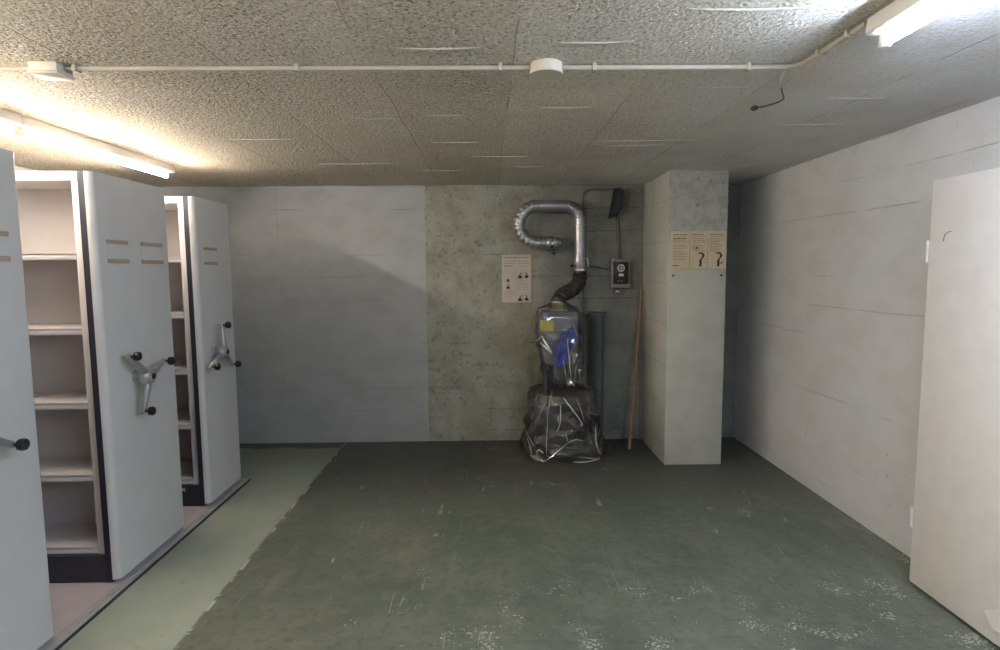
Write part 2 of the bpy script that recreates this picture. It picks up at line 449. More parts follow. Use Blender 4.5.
def handwheel(par, cx, cy, cz, a0):
    """three-armed cast handwheel turning about the x axis; sits on the panel face at XF"""
    b = B()
    lathe(b, (XF-.001, cy, cz), (1, 0, 0), [(0, .034), (.010, .034), (.016, .026), (.030, .026), (.036, .040), (.050, .049), (.066, .052), (.082, .046), (.095, .031), (.100, .0)], 28)
    w = part('handwheel', b, M['cast'], par)
    def sub(name, bm, m): return part(name, bm, m, w)
    c = B(); lathe(c, (XF+.097, cy, cz), (1, 0, 0), [(0, .016), (.006, .015), (.008, .0)], 20); sub('hub_cap', c, M['knob'])
    for q in range(3):
        a = R(a0+120*q); dy, dz = math.cos(a), math.sin(a)
        b = B()
        pts = []; rr = []
        for i, (t, off, rad) in enumerate([(.020, .062, .024), (.05, .066, .0215), (.09, .064, .019), (.14, .059, .0165), (.185, .055, .015), (.196, .056, .012), (.201, .057, .004)]):
            pts.append((XF+off, cy+dy*t, cz+dz*t)); rr.append(rad)
        sweep(b, pts, rr, 14)
        for v in b.verts:   # flatten the arm a little, giving a ribbed cast section
            pass
        sub('arm', b, M['cast'])
        k = B(); by, bz = cy+dy*.186, cz+dz*.186
        lathe(k, (XF+.060, by, bz), (1, 0, 0), [(0, .008), (.022, .008), (.023, .016), (.029, .0225), (.042, .0245), (.052, .022), (.057, .014), (.059, .0)], 20)
        sub('knob', k, M['knob'])
    return w

def holders(par, spans, z0=1.652, z1=1.762):
    for ya, yb in spans:
        b = B(); box(b, XF-.0005, XF+.0022, ya, yb, z0, z1)
        h = part('label_holder', b, M['panel'], par)
        for za, zb in ((z0-.004, z0+.017), (z1-.017, z1+.004)):
            part('holder_strip', box(B(), XF, XF+.006, ya-.002, yb+.004, za, zb, .001, 1), M['strip'], h)

def shelving(label, ya, yb, wheel, spans, double):
    t = thing('mobile_shelving_unit', label, 'shelving', ((-3.2+XF)/2, (ya+yb)/2, 0), 'rolling shelving units on the left')
    # end panel: lacquered steel sheet with soft rolled vertical edges
    r = .028; prof = []
    xa, xb = XF-.036, XF
    for cx, cy, s0 in ((xb-r, ya+r, 270), (xb-r, yb-r, 0)):
        for i in range(7):
            a = R(s0+90*i/6); prof.append((cx+r*math.cos(a), cy+r*math.sin(a)))
    prof += [(xa, yb), (xa, ya)]
    b = B(); prism(b, prof, 2, .035, 2.088)
    part('end_panel', b, M['panel'], t)
    holders(t, spans)
    handwheel(t, *wheel)
    # dark rubber strip between panel and shelves
    part('gasket', box(B(), XF-.071, XF-.036, ya+.006, yb-.006, .02, 2.088), M['gasket'], t)
    yf, yr = ya+.032, yb-.032; xr, xl = XF-.072, -3.20
    for x in (xr, xl+.048):
        for y in (yf, yr-.03):
            part('upright', box(B(), x-.048, x, y, y+.03, .150, 2.090, .003, 2), M['shelf'], t)
        part('side_sheet', box(B(), x-.026, x-.020, yf+.03, yr-.03, .16, 2.07), M['backp'], t)
    part('top_panel', box(B(), xl, xr, yf-.002, yr+.002, 2.046, 2.092, .003, 2), M['shelf'], t)
    part('plinth', box(B(), xl, XF-.056, ya+.020, yb-.020, .0105, .158, .003, 1), M['kick'], t)
    if not double: part('plinth_plate', box(B(), -2.115, -2.075, ya+.016, ya+.021, .118, .140, .001, 1), M['alu'], t)
    ym = (yf+yr)/2 if double else yr-.012
    part('back_panel', box(B(), xl+.05, xr-.05, ym-.004, ym+.004, .17, 2.05), M['backp'], t)
    rows = ((yf+.002, ym-.006), (ym+.006, yr-.002)) if double else ((yf+.002, ym-.006),)
    for z in SH_Z:
        for q, (a, c) in enumerate(rows):
            b = B(); box(b, xl+.05, xr-.049, a, c, z+.024, z+.032)
            lip = (a, a+.012) if q == 0 else (c-.012, c)
            box(b, xl+.05, xr-.049, lip[0], lip[1], z, z+.032, .003, 2)
            if z > .2: box(b, xl+.05, xr-.049, lip[0]+(.010 if q == 0 else -.010), lip[1]+(.010 if q == 0 else -.010), z, z+.004)
            part('shelf', b, M['shelf'], t)
    return t

shelving('nearest grey rolling shelving end panel, cut off at the left edge of the photo', 1.79, 2.465, (0, 2.075, 1.022, -25), [(1.93, 2.10), (2.205, 2.378)], True)
shelving('middle grey rolling shelving unit with open white shelves and two label holders', 2.905, 3.562, (0, 3.148, 1.046, 137), [(2.985, 3.150), (3.275, 3.480)], True)
shelving('farthest and narrowest grey rolling shelving unit near the back wall', 3.885, 4.405, (0, 4.05, 1.050, 84), [(3.985, 4.165)], False)

# ------------------------------------------------------------------ fluorescent battens
def batten(label, xc, ya, yb, mat, group):
    t = thing('fluorescent_light', label, 'ceiling light', (xc, (ya+yb)/2, ZC), group)
    b = B(); prism(b, [(xc-.050, ZC-.001), (xc+.050, ZC-.001), (xc+.056, ZC-.048), (xc+.050, ZC-.054), (xc-.050, ZC-.054), (xc-.056, ZC-.048)], 1, ya, yb)
    bmesh.ops.bevel(b, geom=b.edges[:], offset=.003, segments=1, affect='EDGES')
    part('housing', b, M['housing'], t)
    for y0, y1 in ((ya+.004, ya+.028), (yb-.028, yb-.004)):
        h = B(); box(h, xc-.015, xc+.015, y0, y1, ZC-.093, ZC-.053, .004, 2); part('lamp_holder', h, M['housing'], t)
    part('tube', cyl(B(), (xc, ya+.028, ZC-.076), (xc, yb-.028, ZC-.076), .0135, 20), mat, t)
    return t
LG = 'fluorescent battens over the shelving'
batten('long fluorescent batten on the ceiling above the middle shelving unit', -2.295, 2.985, 4.34, M['tube_warm'], LG)
batten('fluorescent batten above the nearest shelving, only its end in the photo', -2.295, 1.60, 2.955, M['tube_warm'], LG)
batten('added unseen fluorescent batten above the shelving, behind the viewer, for fill light', -2.285, .215, 1.57, M['tube_warm'], LG)  # unseen lamp, added to brighten the right wall and ceiling
batten('added unseen fluorescent batten at the end of the row, far behind the viewer, for fill light', -2.285, -1.17, .185, M['tube_warm'], LG)  # unseen lamp, added for more ambient light
batten('fluorescent batten at the upper right of the ceiling', 1.222, .50, 1.865, M['tube_cool'], 'fluorescent battens on the right')

batten('added unseen fluorescent batten on the right, behind the viewer, for cool fill light', 1.222, -.90, .46, M['tube_cool'], 'fluorescent battens on the right')  # unseen lamp, added to put more cool light on the right ceiling
# ------------------------------------------------------------------ ceiling conduit and boxes
cz = ZC-.0135
cd = thing('ceiling_conduit', 'pale conduit clipped across the ceiling to the right-hand lamp', 'conduit', (0, 2.30, ZC))
b = B(); sweep(b, [(-2.24, 2.27, cz), (-1.2, 2.27, cz), (0, 2.268, cz), (1.115, 2.262, cz)]+[(1.115+.055*math.sin(R(a)), 2.262-.055*(1-math.cos(R(a))), cz) for a in range(15, 91, 15)]
              + [(1.172, 2.12, cz), (1.175, 1.87, cz)], .0092, 12)
part('conduit_pipe', b, M['conduit'], cd)
for x in (-1.93, -1.51, -.70, .05, .40, .98):
    c = B(); box(c, x-.008, x+.008, 2.250, 2.286, ZC-.027, ZC, .003, 1); part('clip', c, M['conduit'], cd)
for y in (2.12, 1.95):
    c = B(); box(c, 1.155, 1.192, y-.008, y+.008, ZC-.027, ZC, .003, 1); part('clip', c, M['conduit'], cd)
t = thing('junction_box', 'round white junction box in the middle of the ceiling conduit', 'junction box', (.222, 2.268, ZC))
part('base', lathe(B(), (.222, 2.268, ZC), (0, 0, -1), [(0, .060), (.028, .060)], 36), M['jbox'], t)
part('lid', lathe(B(), (.222, 2.268, ZC-.0285), (0, 0, -1), [(0, .062), (.008, .062), (.011, .059), (.0115, .0)], 36), M['jbox'], t)
t = thing('junction_box', 'small square white junction box on the ceiling conduit near the left edge', 'junction box', (-1.605, 2.27, ZC))
part('base', box(B(), -1.657, -1.553, 2.227, 2.313, ZC-.032, ZC, .004, 2), M['jbox'], t)
part('lid', box(B(), -1.660, -1.550, 2.224, 2.316, ZC-.043, ZC-.0325, .003, 2), M['jbox'], t)
t = thing('loose_cable', 'loose cable end dangling from the ceiling conduit bend', 'cable', (1.14, 2.31, ZC))
part('wire', sweep(B(), smooth_path([(1.130, 2.266, ZC-.020), (1.145, 2.33, ZC-.030), (1.185, 2.42, ZC-.036), (1.25, 2.54, ZC-.030), (1.30, 2.63, ZC-.024), (1.310, 2.69, ZC-.022), (1.285, 2.74, ZC-.024), (1.245, 2.765, ZC-.028)]), .0038, 8), M['wire'], t)
part('sleeve', sweep(B(), smooth_path([(1.126, 2.266, ZC-.018), (1.145, 2.33, ZC-.030), (1.185, 2.42, ZC-.036)]), .0075, 10), M['conduit'], t)
part('cable_end', sweep(B(), [(1.250, 2.762, ZC-.0275), (1.242, 2.766, ZC-.028), (1.228, 2.77, ZC-.030), (1.218, 2.772, ZC-.031)], [.006, .012, .012, .005], 10), M['wire'], t)

# ------------------------------------------------------------------ ventilation duct
YD = 5.25; rd = .052
vt = thing('ventilation_duct', 'galvanised ventilation duct looping from the back wall to a black hose', 'duct', (.6, YD, 1.33))
def segmented(bm, pts, r, n=24, lip=.0055):
    """lobster-back bend: straight gores with a raised seam at each joint"""
    P = []; rad = []
    for i, p in enumerate(pts):
        a = Vector(pts[max(i-1, 0)]); c = Vector(pts[min(i+1, len(pts)-1)]); d = (c-a).normalized(); p = Vector(p)
        for o, rr in ((-.0065, r), (-.004, r+lip), (.004, r+lip), (.0065, r)):
            P.append(p+d*o); rad.append(rr)
    sweep(bm, P, rad, n)
    return bm
Rb = .105
TOPZ, LOWZ = 2.158, 1.834; XL, XR = .276, .814
cxl, rl = XL+.162, .162     # left U bend: one half circle
b = B(); segmented(b, [(.400, YD, TOPZ)]+[(cxl-.005+rl*math.cos(R(a)), YD, (TOPZ+LOWZ)/2+rl*math.sin(R(a))) for a in range(90, 271, 15)]+[(.455, YD, LOWZ), (.50, YD, LOWZ)], rd)
part('duct_bend', b, M['galv'], vt)
b = B(); sweep(b, [(.395, YD, TOPZ), (.415, YD, TOPZ), (.416, YD, TOPZ), (.655, YD, TOPZ), (.656, YD, TOPZ), (.672, YD, TOPZ)], [rd+.004, rd+.004, rd-.001, rd-.001, rd+.004, rd+.004], 28)
part('straight_duct', b, M['galv'], vt)
b = B(); segmented(b, [(.675, YD, TOPZ)]+[(XR-.145+.145*math.cos(R(a)), YD, TOPZ-.145+.145*math.sin(R(a))) for a in range(90, -1, -15)]+[(XR, YD, 1.985)], rd)
part('duct_bend', b, M['galv'], vt)
b = B(); sweep(b, [(XR, YD, 1.99), (XR, YD, 1.70)], rd-.001, 28)
part('straight_duct', b, M['galv'], vt)
b = B(); sweep(b, [(XR, YD, 1.712), (XR, YD, 1.705), (XR, YD, 1.60), (XR, YD, 1.595)], [rd+.003, rd+.005, rd+.005, rd+.002], 28)
sl = part('damper_sleeve', b, M['galv'], vt)
hb = B(); sweep(hb, smooth_path([(XR+.03, YD-.050, 1.692), (XR+.052, YD-.050, 1.694), (XR+.066, YD-.044, 1.67), (XR+.070, YD-.030, 1.625)]), .005, 8); part('damper_lever', hb, M['white'], sl)
hb = B(); lathe(hb, (XR-.05, YD-.03, 1.632), (-1, -.3, 0), [(0, .006), (.022, .006), (.023, .014), (.034, .014), (.036, .0)], 14); part('thumb_screw', hb, M['screw'], sl)
hb = B(); sweep(hb, [(XR, YD, 1.602), (XR, YD, 1.584)], [rd+.0075]*2, 28); part('hose_clamp', hb, M['steel'], vt)
# lower end turns into the wall
b = B(); segmented(b, [(.49, YD, LOWZ), (.53, YD, LOWZ)]+[(.555+.055*math.sin(R(a)), YD+.055*(1-math.cos(R(a))), LOWZ) for a in range(30, 91, 30)]+[(.612, YD+.10, LOWZ), (.612, 5.36, LOWZ)], rd)
part('wall_elbow', b, M['galv'], vt)
b = B(); sweep(b, [(.545, YD, LOWZ), (.562, YD+.003, LOWZ)], rd+.007, 28); part('duct_clamp', b, M['steel'], vt)
b = B(); lathe(b, (.618, 5.402, LOWZ), (0, -1, 0), [(0, .086), (.012, .086), (.016, .082), (.016, .055)], 36); fl = part('wall_flange', b, M['boxgrey'], vt)
b = B(); cyl(b, (.585, YD+.02, LOWZ-.055), (.585, YD+.02, LOWZ-.085), .006, 10); box(b, .567, .603, YD+.014, YD+.026, LOWZ-.100, LOWZ-.085, .003, 1); cyl(b, (.585, YD+.02, LOWZ-.1), (.585, YD+.02, LOWZ-.118), .006, 10)
part('wing_nut', b, M['screw'], vt)
# corrugated hose
path = smooth_path([(XR, YD, 1.590), (XR, YD, 1.555), (.812, YD-.01, 1.50), (.775, YD-.04, 1.445), (.715, YD-.10, 1.41), (.650, YD-.17, 1.385), (.608, YD-.22, 1.355), (.597, 5.02, 1.318)], 14)
P, rad = [], []; L = 0; tot = sum((b_-a_).length for a_, b_ in zip(path, path[1:]))
dens = []
for a_, b_ in zip(path, path[1:]):
    for q in range(3):
        dens.append(a_.lerp(b_, q/3))
dens.append(path[-1])
for i, p in enumerate(dens):
    if i: L += (dens[i]-dens[i-1]).length
    ph = L/.043*2*math.pi
    rr = .052+.015*abs(math.sin(ph/2))**.7 if L > .03 else .054
    P.append(p); rad.append(rr)
b = B(); sweep(b, P, rad, 26); part('flexible_hose', b, M['blackrub'], vt)

# ------------------------------------------------------------------ ventilation unit under plastic
CX, CY = .600, 5.02
u = thing('ventilation_unit', 'grey shelter ventilation unit wrapped in plastic under the black hose', 'ventilator', (CX, CY, 0))
b = B(); prism(b, [(.435, 1.245), (.745, 1.245), (.752, 1.00), (.72, .80), (.47, .80), (.43, 1.00)], 1, 4.87, 5.16)
bmesh.ops.bevel(b, geom=b.edges[:], offset=.012, segments=2, affect='EDGES')
hs = part('blower_housing', b, M['unitgrey'], u)
part('rating_plate', box(B(), .428, .540, 4.862, 4.8705, 1.085, 1.178, .002, 1), M['yellow'], hs)
part('neck', lathe(B(), (.597, 5.02, 1.244), (0, 0, 1), [(0, .075), (.012, .075), (.014, .058), (.085, .058)], 28), M['cream'], u)
part('neck_label', lathe(B(), (.597, 5.02, 1.268), (0, 0, 1), [(0, .0588), (.030, .0588)], 28), M['yellow'], u)
b = B(); cyl(b, (.600, 5.04, .56), (.600, 5.04, .81), .085, 28); box(b, .455, .495, 4.90, 4.95, .50, .81, .006, 1); box(b, .70, .74, 5.06, 5.11, .50, .81, .006, 1)
part('support_column', b, M['unitdark'], u)
b = B(); lathe(b, (.63, 5.03, .02), (0, 0, 1), [(0, .225), (.01, .238), (.06, .238), (.065, .246), (.085, .246), (.09, .238), (.42, .238), (.425, .246), (.445, .246), (.45, .238), (.52, .228), (.545, .16), (.55, .0)], 48)
part('filter_drum', b, M['unitdark'], u)
for a in range(3):
    w = R(90+120*a); px_, py_ = .63+.17*math.cos(w), 5.03+.17*math.sin(w)
    part('foot', box(B(), px_-.03, px_+.03, py_-.03, py_+.03, 0, .022), M['unitdark'], u)

# crumpled blue cloth hung on the front of the blower
def sheet(bm, fn, nu, nv):
    g = [[bm.verts.new(fn(i/nu, j/nv)) for j in range(nv+1)] for i in range(nu+1)]
    for i in range(nu):
        for j in range(nv):
            bm.faces.new((g[i][j], g[i+1][j], g[i+1][j+1], g[i][j+1]))
    return bm
def bluefn(s, t):
    z = 1.13-.345*t-.03*(1-s)*(1-t)
    xc = .672-.085*t
    w = .135*(.62+.38*math.sin(math.pi*min(1, t*1.15+.12)))
    x = xc+(s-.5)*w*1.1+.008*math.sin(5*t)
    y = 4.848-.010*math.sin(s*7+t*2)-.008*math.sin(s*4-t*9)
    return Vector((x, y, z))
b = sheet(B(), bluefn, 26, 30)
o = link_obj('blue_cloth', b, M['blue'])
sm = o.modifiers.new('thickness', 'SOLIDIFY'); sm.thickness = .004
tag(o, 'crumpled blue cloth hanging inside the clear plastic on the ventilation unit', 'cloth')

def film(rings, n, amp, seed, rows):
    """crumpled clear film: coarse jittered facets, rounded at the creases by subdivision"""
    rnd = random.Random(seed); bm = B(); zs = [r[0] for r in rings]; grid = []
    for q in range(rows+1):
        z = zs[0]+(zs[-1]-zs[0])*q/rows
        for a, c in zip(rings, rings[1:]):
            if a[0] >= z-1e-6 >= c[0]-2e-6: break
        t = (a[0]-z)/(a[0]-c[0]) if a[0] != c[0] else 0
        _, cx, cy, hx, hy, sq, fo = [a[w_]+(c[w_]-a[w_])*t for w_ in range(7)]
        row = []
        for k in range(n):
            an = 2*math.pi*(k+(.5 if q % 2 else 0)+rnd.uniform(-.3, .3))/n; co_, si = math.cos(an), math.sin(an); e = 2/sq
            d = rnd.uniform(-1, .55)*fo*amp+(.5*fo if k % 3 == 0 else -.35*fo)
            dz = rnd.uniform(-.4, .4)*(zs[0]-zs[-1])/rows*(0 if q in (0, rows) else 1)
            row.append(bm.verts.new((cx+math.copysign(abs(co_)**e, co_)*(hx+d), cy+math.copysign(abs(si)**e, si)*(hy+d), max(z+dz, .004))))
        grid.append(row)
    for q in range(rows):
        a, c = grid[q], grid[q+1]
        for k in range(n):
            k1 = (k+1) % n
            if q % 2: bm.faces.new((a[k], a[k1], c[k1])); bm.faces.new((a[k], c[k1], c[k]))
            else: bm.faces.new((a[k], a[k1], c[k])); bm.faces.new((a[k1], c[k1], c[k]))
    cl = bm.edges.layers.float.new('crease_edge')
    for e in bm.edges: e[cl] = rnd.choice((.35, .6, .85))
    return bm
def film_link(name, bm, mat):
    o = link_obj(name, bm, mat, smooth=False)
    o.data.polygons.foreach_set('use_smooth', [True]*len(o.data.polygons))
    m = o.modifiers.new('subdivision', 'SUBSURF'); m.levels = m.render_levels = 3; return o
def crease(bm, rings, paths, wid):
    """sharp folded ridges, whitened to carry painted highlights, standing out of the film, following it over its front"""
    def surf(x, z):
        z = max(min(z, rings[0][0]), rings[-1][0])
        for a, c in zip(rings, rings[1:]):
            if a[0] >= z >= c[0]: break
        t = (a[0]-z)/(a[0]-c[0])
        _, cx, cy, hx, hy, sq, fo = [a[w_]+(c[w_]-a[w_])*t for w_ in range(7)]
        q = min(abs((x-cx)/(hx+.01)), .985)
        return Vector((cx+(hx+.01)*math.copysign(q, x-cx), cy-(hy+.012)*(1-q**sq)**(1/sq), max(z, .006)))
    for p in paths:
        w_ = wid
        if isinstance(p, tuple): p, w_ = p
        pts = smooth_path([surf(x, z) for x, z in p], 7); n_ = len(pts)
        sweep(bm, pts, [max(.0008, w_*math.sin(math.pi*(i_+.6)/(n_+.2))**.6) for i_ in range(n_)], 7, mi=1)
RU = [(1.318, .600, 5.02, .066, .066, 2, .002), (1.290, .598, 5.02, .085, .08, 2.2, .004), (1.270, .590, 5.01, .175, .145, 3.5, .012), (1.22, .590, 5.00, .192, .170, 4, .014),
      (1.05, .590, 5.00, .192, .180, 4, .022), (.92, .60, 5.00, .190, .185, 3.2, .035), (.80, .618, 4.99, .175, .175, 2.6, .045), (.70, .630, 4.98, .150, .165, 2.2, .05), (.63, .628, 4.98, .135, .150, 2, .05)]
RL = [(.628, .615, 5.00, .10, .11, 2, .025), (.595, .615, 5.01, .20, .20, 2.2, .03), (.56, .62, 5.01, .262, .255, 2.3, .03), (.40, .628, 5.01, .300, .280, 2.3, .04), (.22, .632, 5.005, .330, .285, 2.3, .05),
      (.10, .635, 5.0, .352, .295, 2.3, .05), (.035, .635, 5.0, .372, .305, 2.3, .04), (.006, .635, 5.0, .365, .30, 2.3, .02)]
PL = [([(.604, .549), (.679, .447), (.755, .345)], .009), [(.468, .517), (.406, .375), (.331, .274)], [(.48, .433), (.464, .17), (.464, .068)], [(.58, .491), (.577, .347), (.547, .263)],
      [(.281, .232), (.372, .121)], [(.639, .177), (.497, .059), (.439, .015)], [(.639, .177), (.705, .201), (.772, .183)], ([(.681, .02), (.798, .012), (.924, .02)], .008), [(.714, .065), (.874, .028)],
      ([(.88, .284), (.89, .122), (.932, .044)], .007), [(.712, .54), (.746, .455), (.78, .345)], ([(.372, .015), (.397, .103), (.439, .086)], .008), [(.622, .262), (.639, .185)], [(.314, .189), (.347, .061)],
      [(.522, .592), (.489, .483), (.48, .433)], [(.814, .217), (.848, .148)], [(.414, .568), (.356, .443)], ([(.735, .335), (.752, .345), (.757, .318), (.738, .312)], .006)]
PU = [([(.395, .993), (.428, 1.035), (.453, 1.045)], .012), ([(.440, 1.035), (.47, .985), (.515, .90)], .014), ([(.42, 1.0), (.46, .96), (.505, .915)], .010), ([(.644, 1.033), (.661, .848), (.679, .688)], .006), [(.669, .932), (.711, .831), (.754, .729)],
      [(.486, .808), (.445, .716)], [(.611, .849), (.637, .697)], ([(.404, 1.275), (.42, 1.101)], .005), [(.685, 1.174), (.736, 1.032)], [(.553, .799), (.537, .681)]]
b = film(RU, 18, .6, 5, 12); crease(b, RU, PU, .0036)
tag(film_link('plastic_cover', b, [M['film'], M['fold_highlight']]), 'clear plastic cover hanging over the blower top of the ventilation unit', 'plastic cover')
b = film(RL, 20, .55, 11, 9); crease(b, RL, PL, .0038)
tag(film_link('plastic_bag', b, [M['film2'], M['fold_highlight']]), 'shiny crumpled clear plastic bag around the base of the ventilation unit', 'plastic bag')

# ------------------------------------------------------------------ wall fittings beside the duct
t = thing('control_box', 'grey wall control box with black face and round white dial', 'control box', (1.19, 5.40, 1.56))
part('enclosure', box(B(), 1.112, 1.288, 5.335, 5.4025, 1.425, 1.690, .006, 2), M['boxgrey'], t)
part('face_plate', box(B(), 1.134, 1.266, 5.318, 5.336, 1.462, 1.662, .006, 2), M['black'], t)
b = B(); lathe(b, (1.200, 5.319, 1.607), (0, -1, 0), [(0, .034), (.006, .033), (.007, .024), (.005, .023)], 32); dl = part('dial', b, M['white'], t)
b = B(); lathe(b, (1.200, 5.318, 1.607), (0, -1, 0), [(0, .022), (.010, .020), (.011, .0)], 24); part('dial_knob', b, M['black'], dl)
b = B(); lathe(b, (1.200, 5.3075, 1.607), (0, -1, 0), [(0, .011), (.006, .010), (.007, .0)], 18); part('dial_button', b, M['white'], dl)
part('label_plate', box(B(), 1.180, 1.224, 5.315, 5.319, 1.533, 1.556, .001, 1), M['white'], t)
for x in (1.176, 1.204):
    part('push_button', lathe(B(), (x, 5.319, 1.490), (0, -1, 0), [(0, .008), (.005, .007), (.006, 0)], 14), M['boxgrey'], t)
t = thing('pull_knob', 'small round metal fitting on the wall just below the control box', 'wall fitting', (1.186, 5.40, 1.393))
part('rosette', lathe(B(), (1.186, 5.4025, 1.393), (0, -1, 0), [(0, .034), (.008, .032), (.010, .014), (.03, .012), (.031, .010)], 24), M['boxgrey'], t)
part('ball', lathe(B(), (1.186, 5.372, 1.393), (0, -1, 0), [(0, .010), (.006, .018), (.016, .022), (.028, .018), (.034, .008), (.035, 0)], 20), M['steel'], t)
b = B()   # hood: slanted dark cap over the cable entry
front = [(1.160, 2.320), (1.200, 2.300), (1.196, 2.160), (1.165, 2.105), (1.100, 2.062)]
back = [(1.140, 2.330), (1.232, 2.305), (1.222, 2.150), (1.185, 2.100), (1.092, 2.050)]
v0 = [b.verts.new((x, 5.27, z)) for x, z in front]; v1 = [b.verts.new((x, 5.4025, z)) for x, z in back]
b.faces.new(v0); b.faces.new(v1[::-1])
for k in range(5): b.faces.new((v0[k], v0[(k+1) % 5], v1[(k+1) % 5], v1[k]))
bmesh.ops.bevel(b, geom=b.edges[:], offset=.006, segments=2, affect='EDGES')
o = link_obj('cable_hood', b, M['hood']); tag(o, 'blue-black slanted hood high on the back wall above the control box', 'hood')
t = thing('wall_conduit', 'thin grey conduit running from the dark hood down to the control box', 'conduit', (1.19, 5.39, 1.69))
part('conduit_pipe', sweep(B(), smooth_path([(1.180, 5.390, 2.12), (1.184, 5.390, 1.95), (1.194, 5.390, 1.80), (1.196, 5.385, 1.688)]), .0105, 10), M['conddark'], t)
part('clip', box(B(), 1.173, 1.215, 5.378, 5.4025, 1.735, 1.752, .002, 1), M['conddark'], t)
t = thing('wall_conduit', 'thin grey conduit bending from the dark hood down behind the silver duct', 'conduit', (.86, 5.39, .6))
part('conduit_pipe', sweep(B(), [(1.150, 5.392, 2.318), (.93, 5.392, 2.318)]+[(.93+.07*math.cos(R(a)), 5.392, 2.248+.07*math.sin(R(a))) for a in range(105, 181, 15)]+[(.862, 5.392, 2.0), (.866, 5.392, 1.4), (.868, 5.392, .60)], .0095, 10), M['conddark'], t)
for z in (2.05, 1.30, .8): part('clip', box(B(), .847, .885, 5.380, 5.4025, z-.008, z+.008, .002, 1), M['conddark'], t)
tag(link_obj('sensor_cable', sweep(B(), smooth_path([(.872, 5.26, 1.640), (.95, 5.31, 1.625), (1.05, 5.355, 1.605), (1.114, 5.37, 1.600)]), .0065, 8), M['conddark']),
    'thin grey cable from the duct sleeve to the control box', 'cable')

t = thing('drain_pipe', 'dark grey plastic pipe with a socket rim standing upright against the back wall', 'pipe', (.980, 5.285, 0))
b = B(); lathe(b, (.980, 5.285, 0), (0, 0, 1), [(0, .055), (0, .0635), (1.09, .0635), (1.10, .070), (1.195, .070), (1.197, .056), (1.0, .055)], 36)
part('pipe', b, M['greypipe'], t)
part('socket_rim', lathe(B(), (.980, 5.285, 1.192), (0, 0, 1), [(0, .071), (.004, .083), (.018, .083), (.021, .078), (.021, .057)], 36), M['greypipe'], t)

t = thing('broomstick', 'brown wooden broomstick leaning into the corner beside the pillar', 'stick', (1.235, 5.06, 0))
part('shaft', sweep(B(), [(1.235, 5.06, .012), (1.318, 5.20, .72), (1.388, 5.322, 1.33)], [.0135, .0135, .0125], 14), M['wood'], t)
part('tip', sweep(B(), [(1.388, 5.322, 1.33), (1.394, 5.331, 1.405), (1.395, 5.333, 1.414), (1.3955, 5.334, 1.417)], [.0125, .0125, .009, .003], 14), M['wood'], t)
part('ferrule', sweep(B(), [(1.2346, 5.0592, .006), (1.2375, 5.064, .035)], .0148, 14), M['wood'], t)
t = thing('thin_rod', 'thin dark metal rod standing upright between the broomstick and the pillar', 'rod', (1.385, 5.30, 0))
part('shaft', sweep(B(), [(1.385, 5.30, .0), (1.390, 5.345, .7), (1.404, 5.385, 1.38)], .0048, 8), M['conddark'], t)
part('hook', sweep(B(), smooth_path([(1.404, 5.385, 1.38), (1.406, 5.385, 1.43), (1.400, 5.37, 1.45), (1.390, 5.365, 1.435)]), .0045, 8), M['alu'], t)
part('bracket', box(B(), 1.378, 1.402, 5.335, 5.356, .765, .80, .003, 1), M['conddark'], t)

# ------------------------------------------------------------------ instruction boards
def words(bm, x0, x1, z, h, y, mi, wmin=.008, wmax=.03, gap=.004, fill=1.0):
    """a line of small print: a run of word-length dashes"""
    x = x0; end = x0+(x1-x0)*fill
    while x < end-.003:
        w = min(random.uniform(wmin, wmax), end-x)
        box(bm, x, x+w, y, y+.0012, z-h/2, z+h/2, mi=mi); x += w+gap
def blob(bm, pts, y, mi): prism(bm, pts, 1, y, y+.0012, mi)
def figure(bm, x, z, s, y, mi, flip=1):
    """little pictogram of a hand-cranked ventilator: drum, neck and crank"""
    blob(bm, [(x-.5*s, z), (x+.5*s, z), (x+.55*s, z+.45*s), (x+.25*s, z+.75*s), (x-.35*s, z+.7*s), (x-.55*s, z+.4*s)], y, mi)
    blob(bm, [(x-.15*s, z+.7*s), (x+.12*s, z+.7*s), (x+.18*s, z+1.25*s), (x-.1*s, z+1.3*s)], y, mi)
    blob(bm, [(x+.1*s*flip, z+1.2*s), (x+.55*s*flip, z+1.5*s), (x+.50*s*flip, z+1.65*s), (x+.02*s*flip, z+1.38*s)][::flip], y, mi)
# pale board on the back wall
px0, px1, pz0, pz1 = .122, .393, 1.300, 1.738; py = 5.392
b = box(B(), px0, px1, py, 5.4025, pz0, pz1, .003, 1)
yy = py-.0012
words(b, px0+.025, px1-.025, pz1-.028, .009, yy, 2, .02, .06, .006)
for i, (f1, f2) in enumerate([(1, .9), (.95, 1)]):
    words(b, px0+.018, px0+.13, pz1-.062-i*.02, .005, yy, 2, fill=f1); words(b, px0+.145, px1-.015, pz1-.062-i*.02, .005, yy, 2, fill=f2)
words(b, px0+.018, px0+.10, pz1-.105, .006, yy, 1, .01, .03); words(b, px0+.145, px1-.02, pz1-.105, .004, yy, 2)
for i in range(4): words(b, px0+.085, px0+.115, pz1-.15-i*.018, .004, yy, 2, .006, .012)
figure(b, px0+.055, pz0+.125, .030, yy, 1); blob(b, [(px0+.04, pz0+.19), (px0+.07, pz0+.19), (px0+.062, pz0+.215), (px0+.045, pz0+.212)], yy, 1)
box(b, px0+.132, px0+.1335, yy, yy+.001, pz0+.08, pz1-.12, mi=2)
for zz in (pz1-.215, pz0+.015):
    figure(b, px0+.165, zz, .032, yy, 1); figure(b, px0+.225, zz, .034, yy, 1, -1)
    box(b, px0+.14, px0+.19, yy, yy+.001, zz-.004, zz+.001, mi=1); box(b, px0+.188, px0+.190, yy, yy+.001, zz, zz+.07, mi=1)
for i in range(6): words(b, px0+.142, px1-.015, pz1-.235-i*.017, .004, yy, 2, fill=random.uniform(.7, 1))
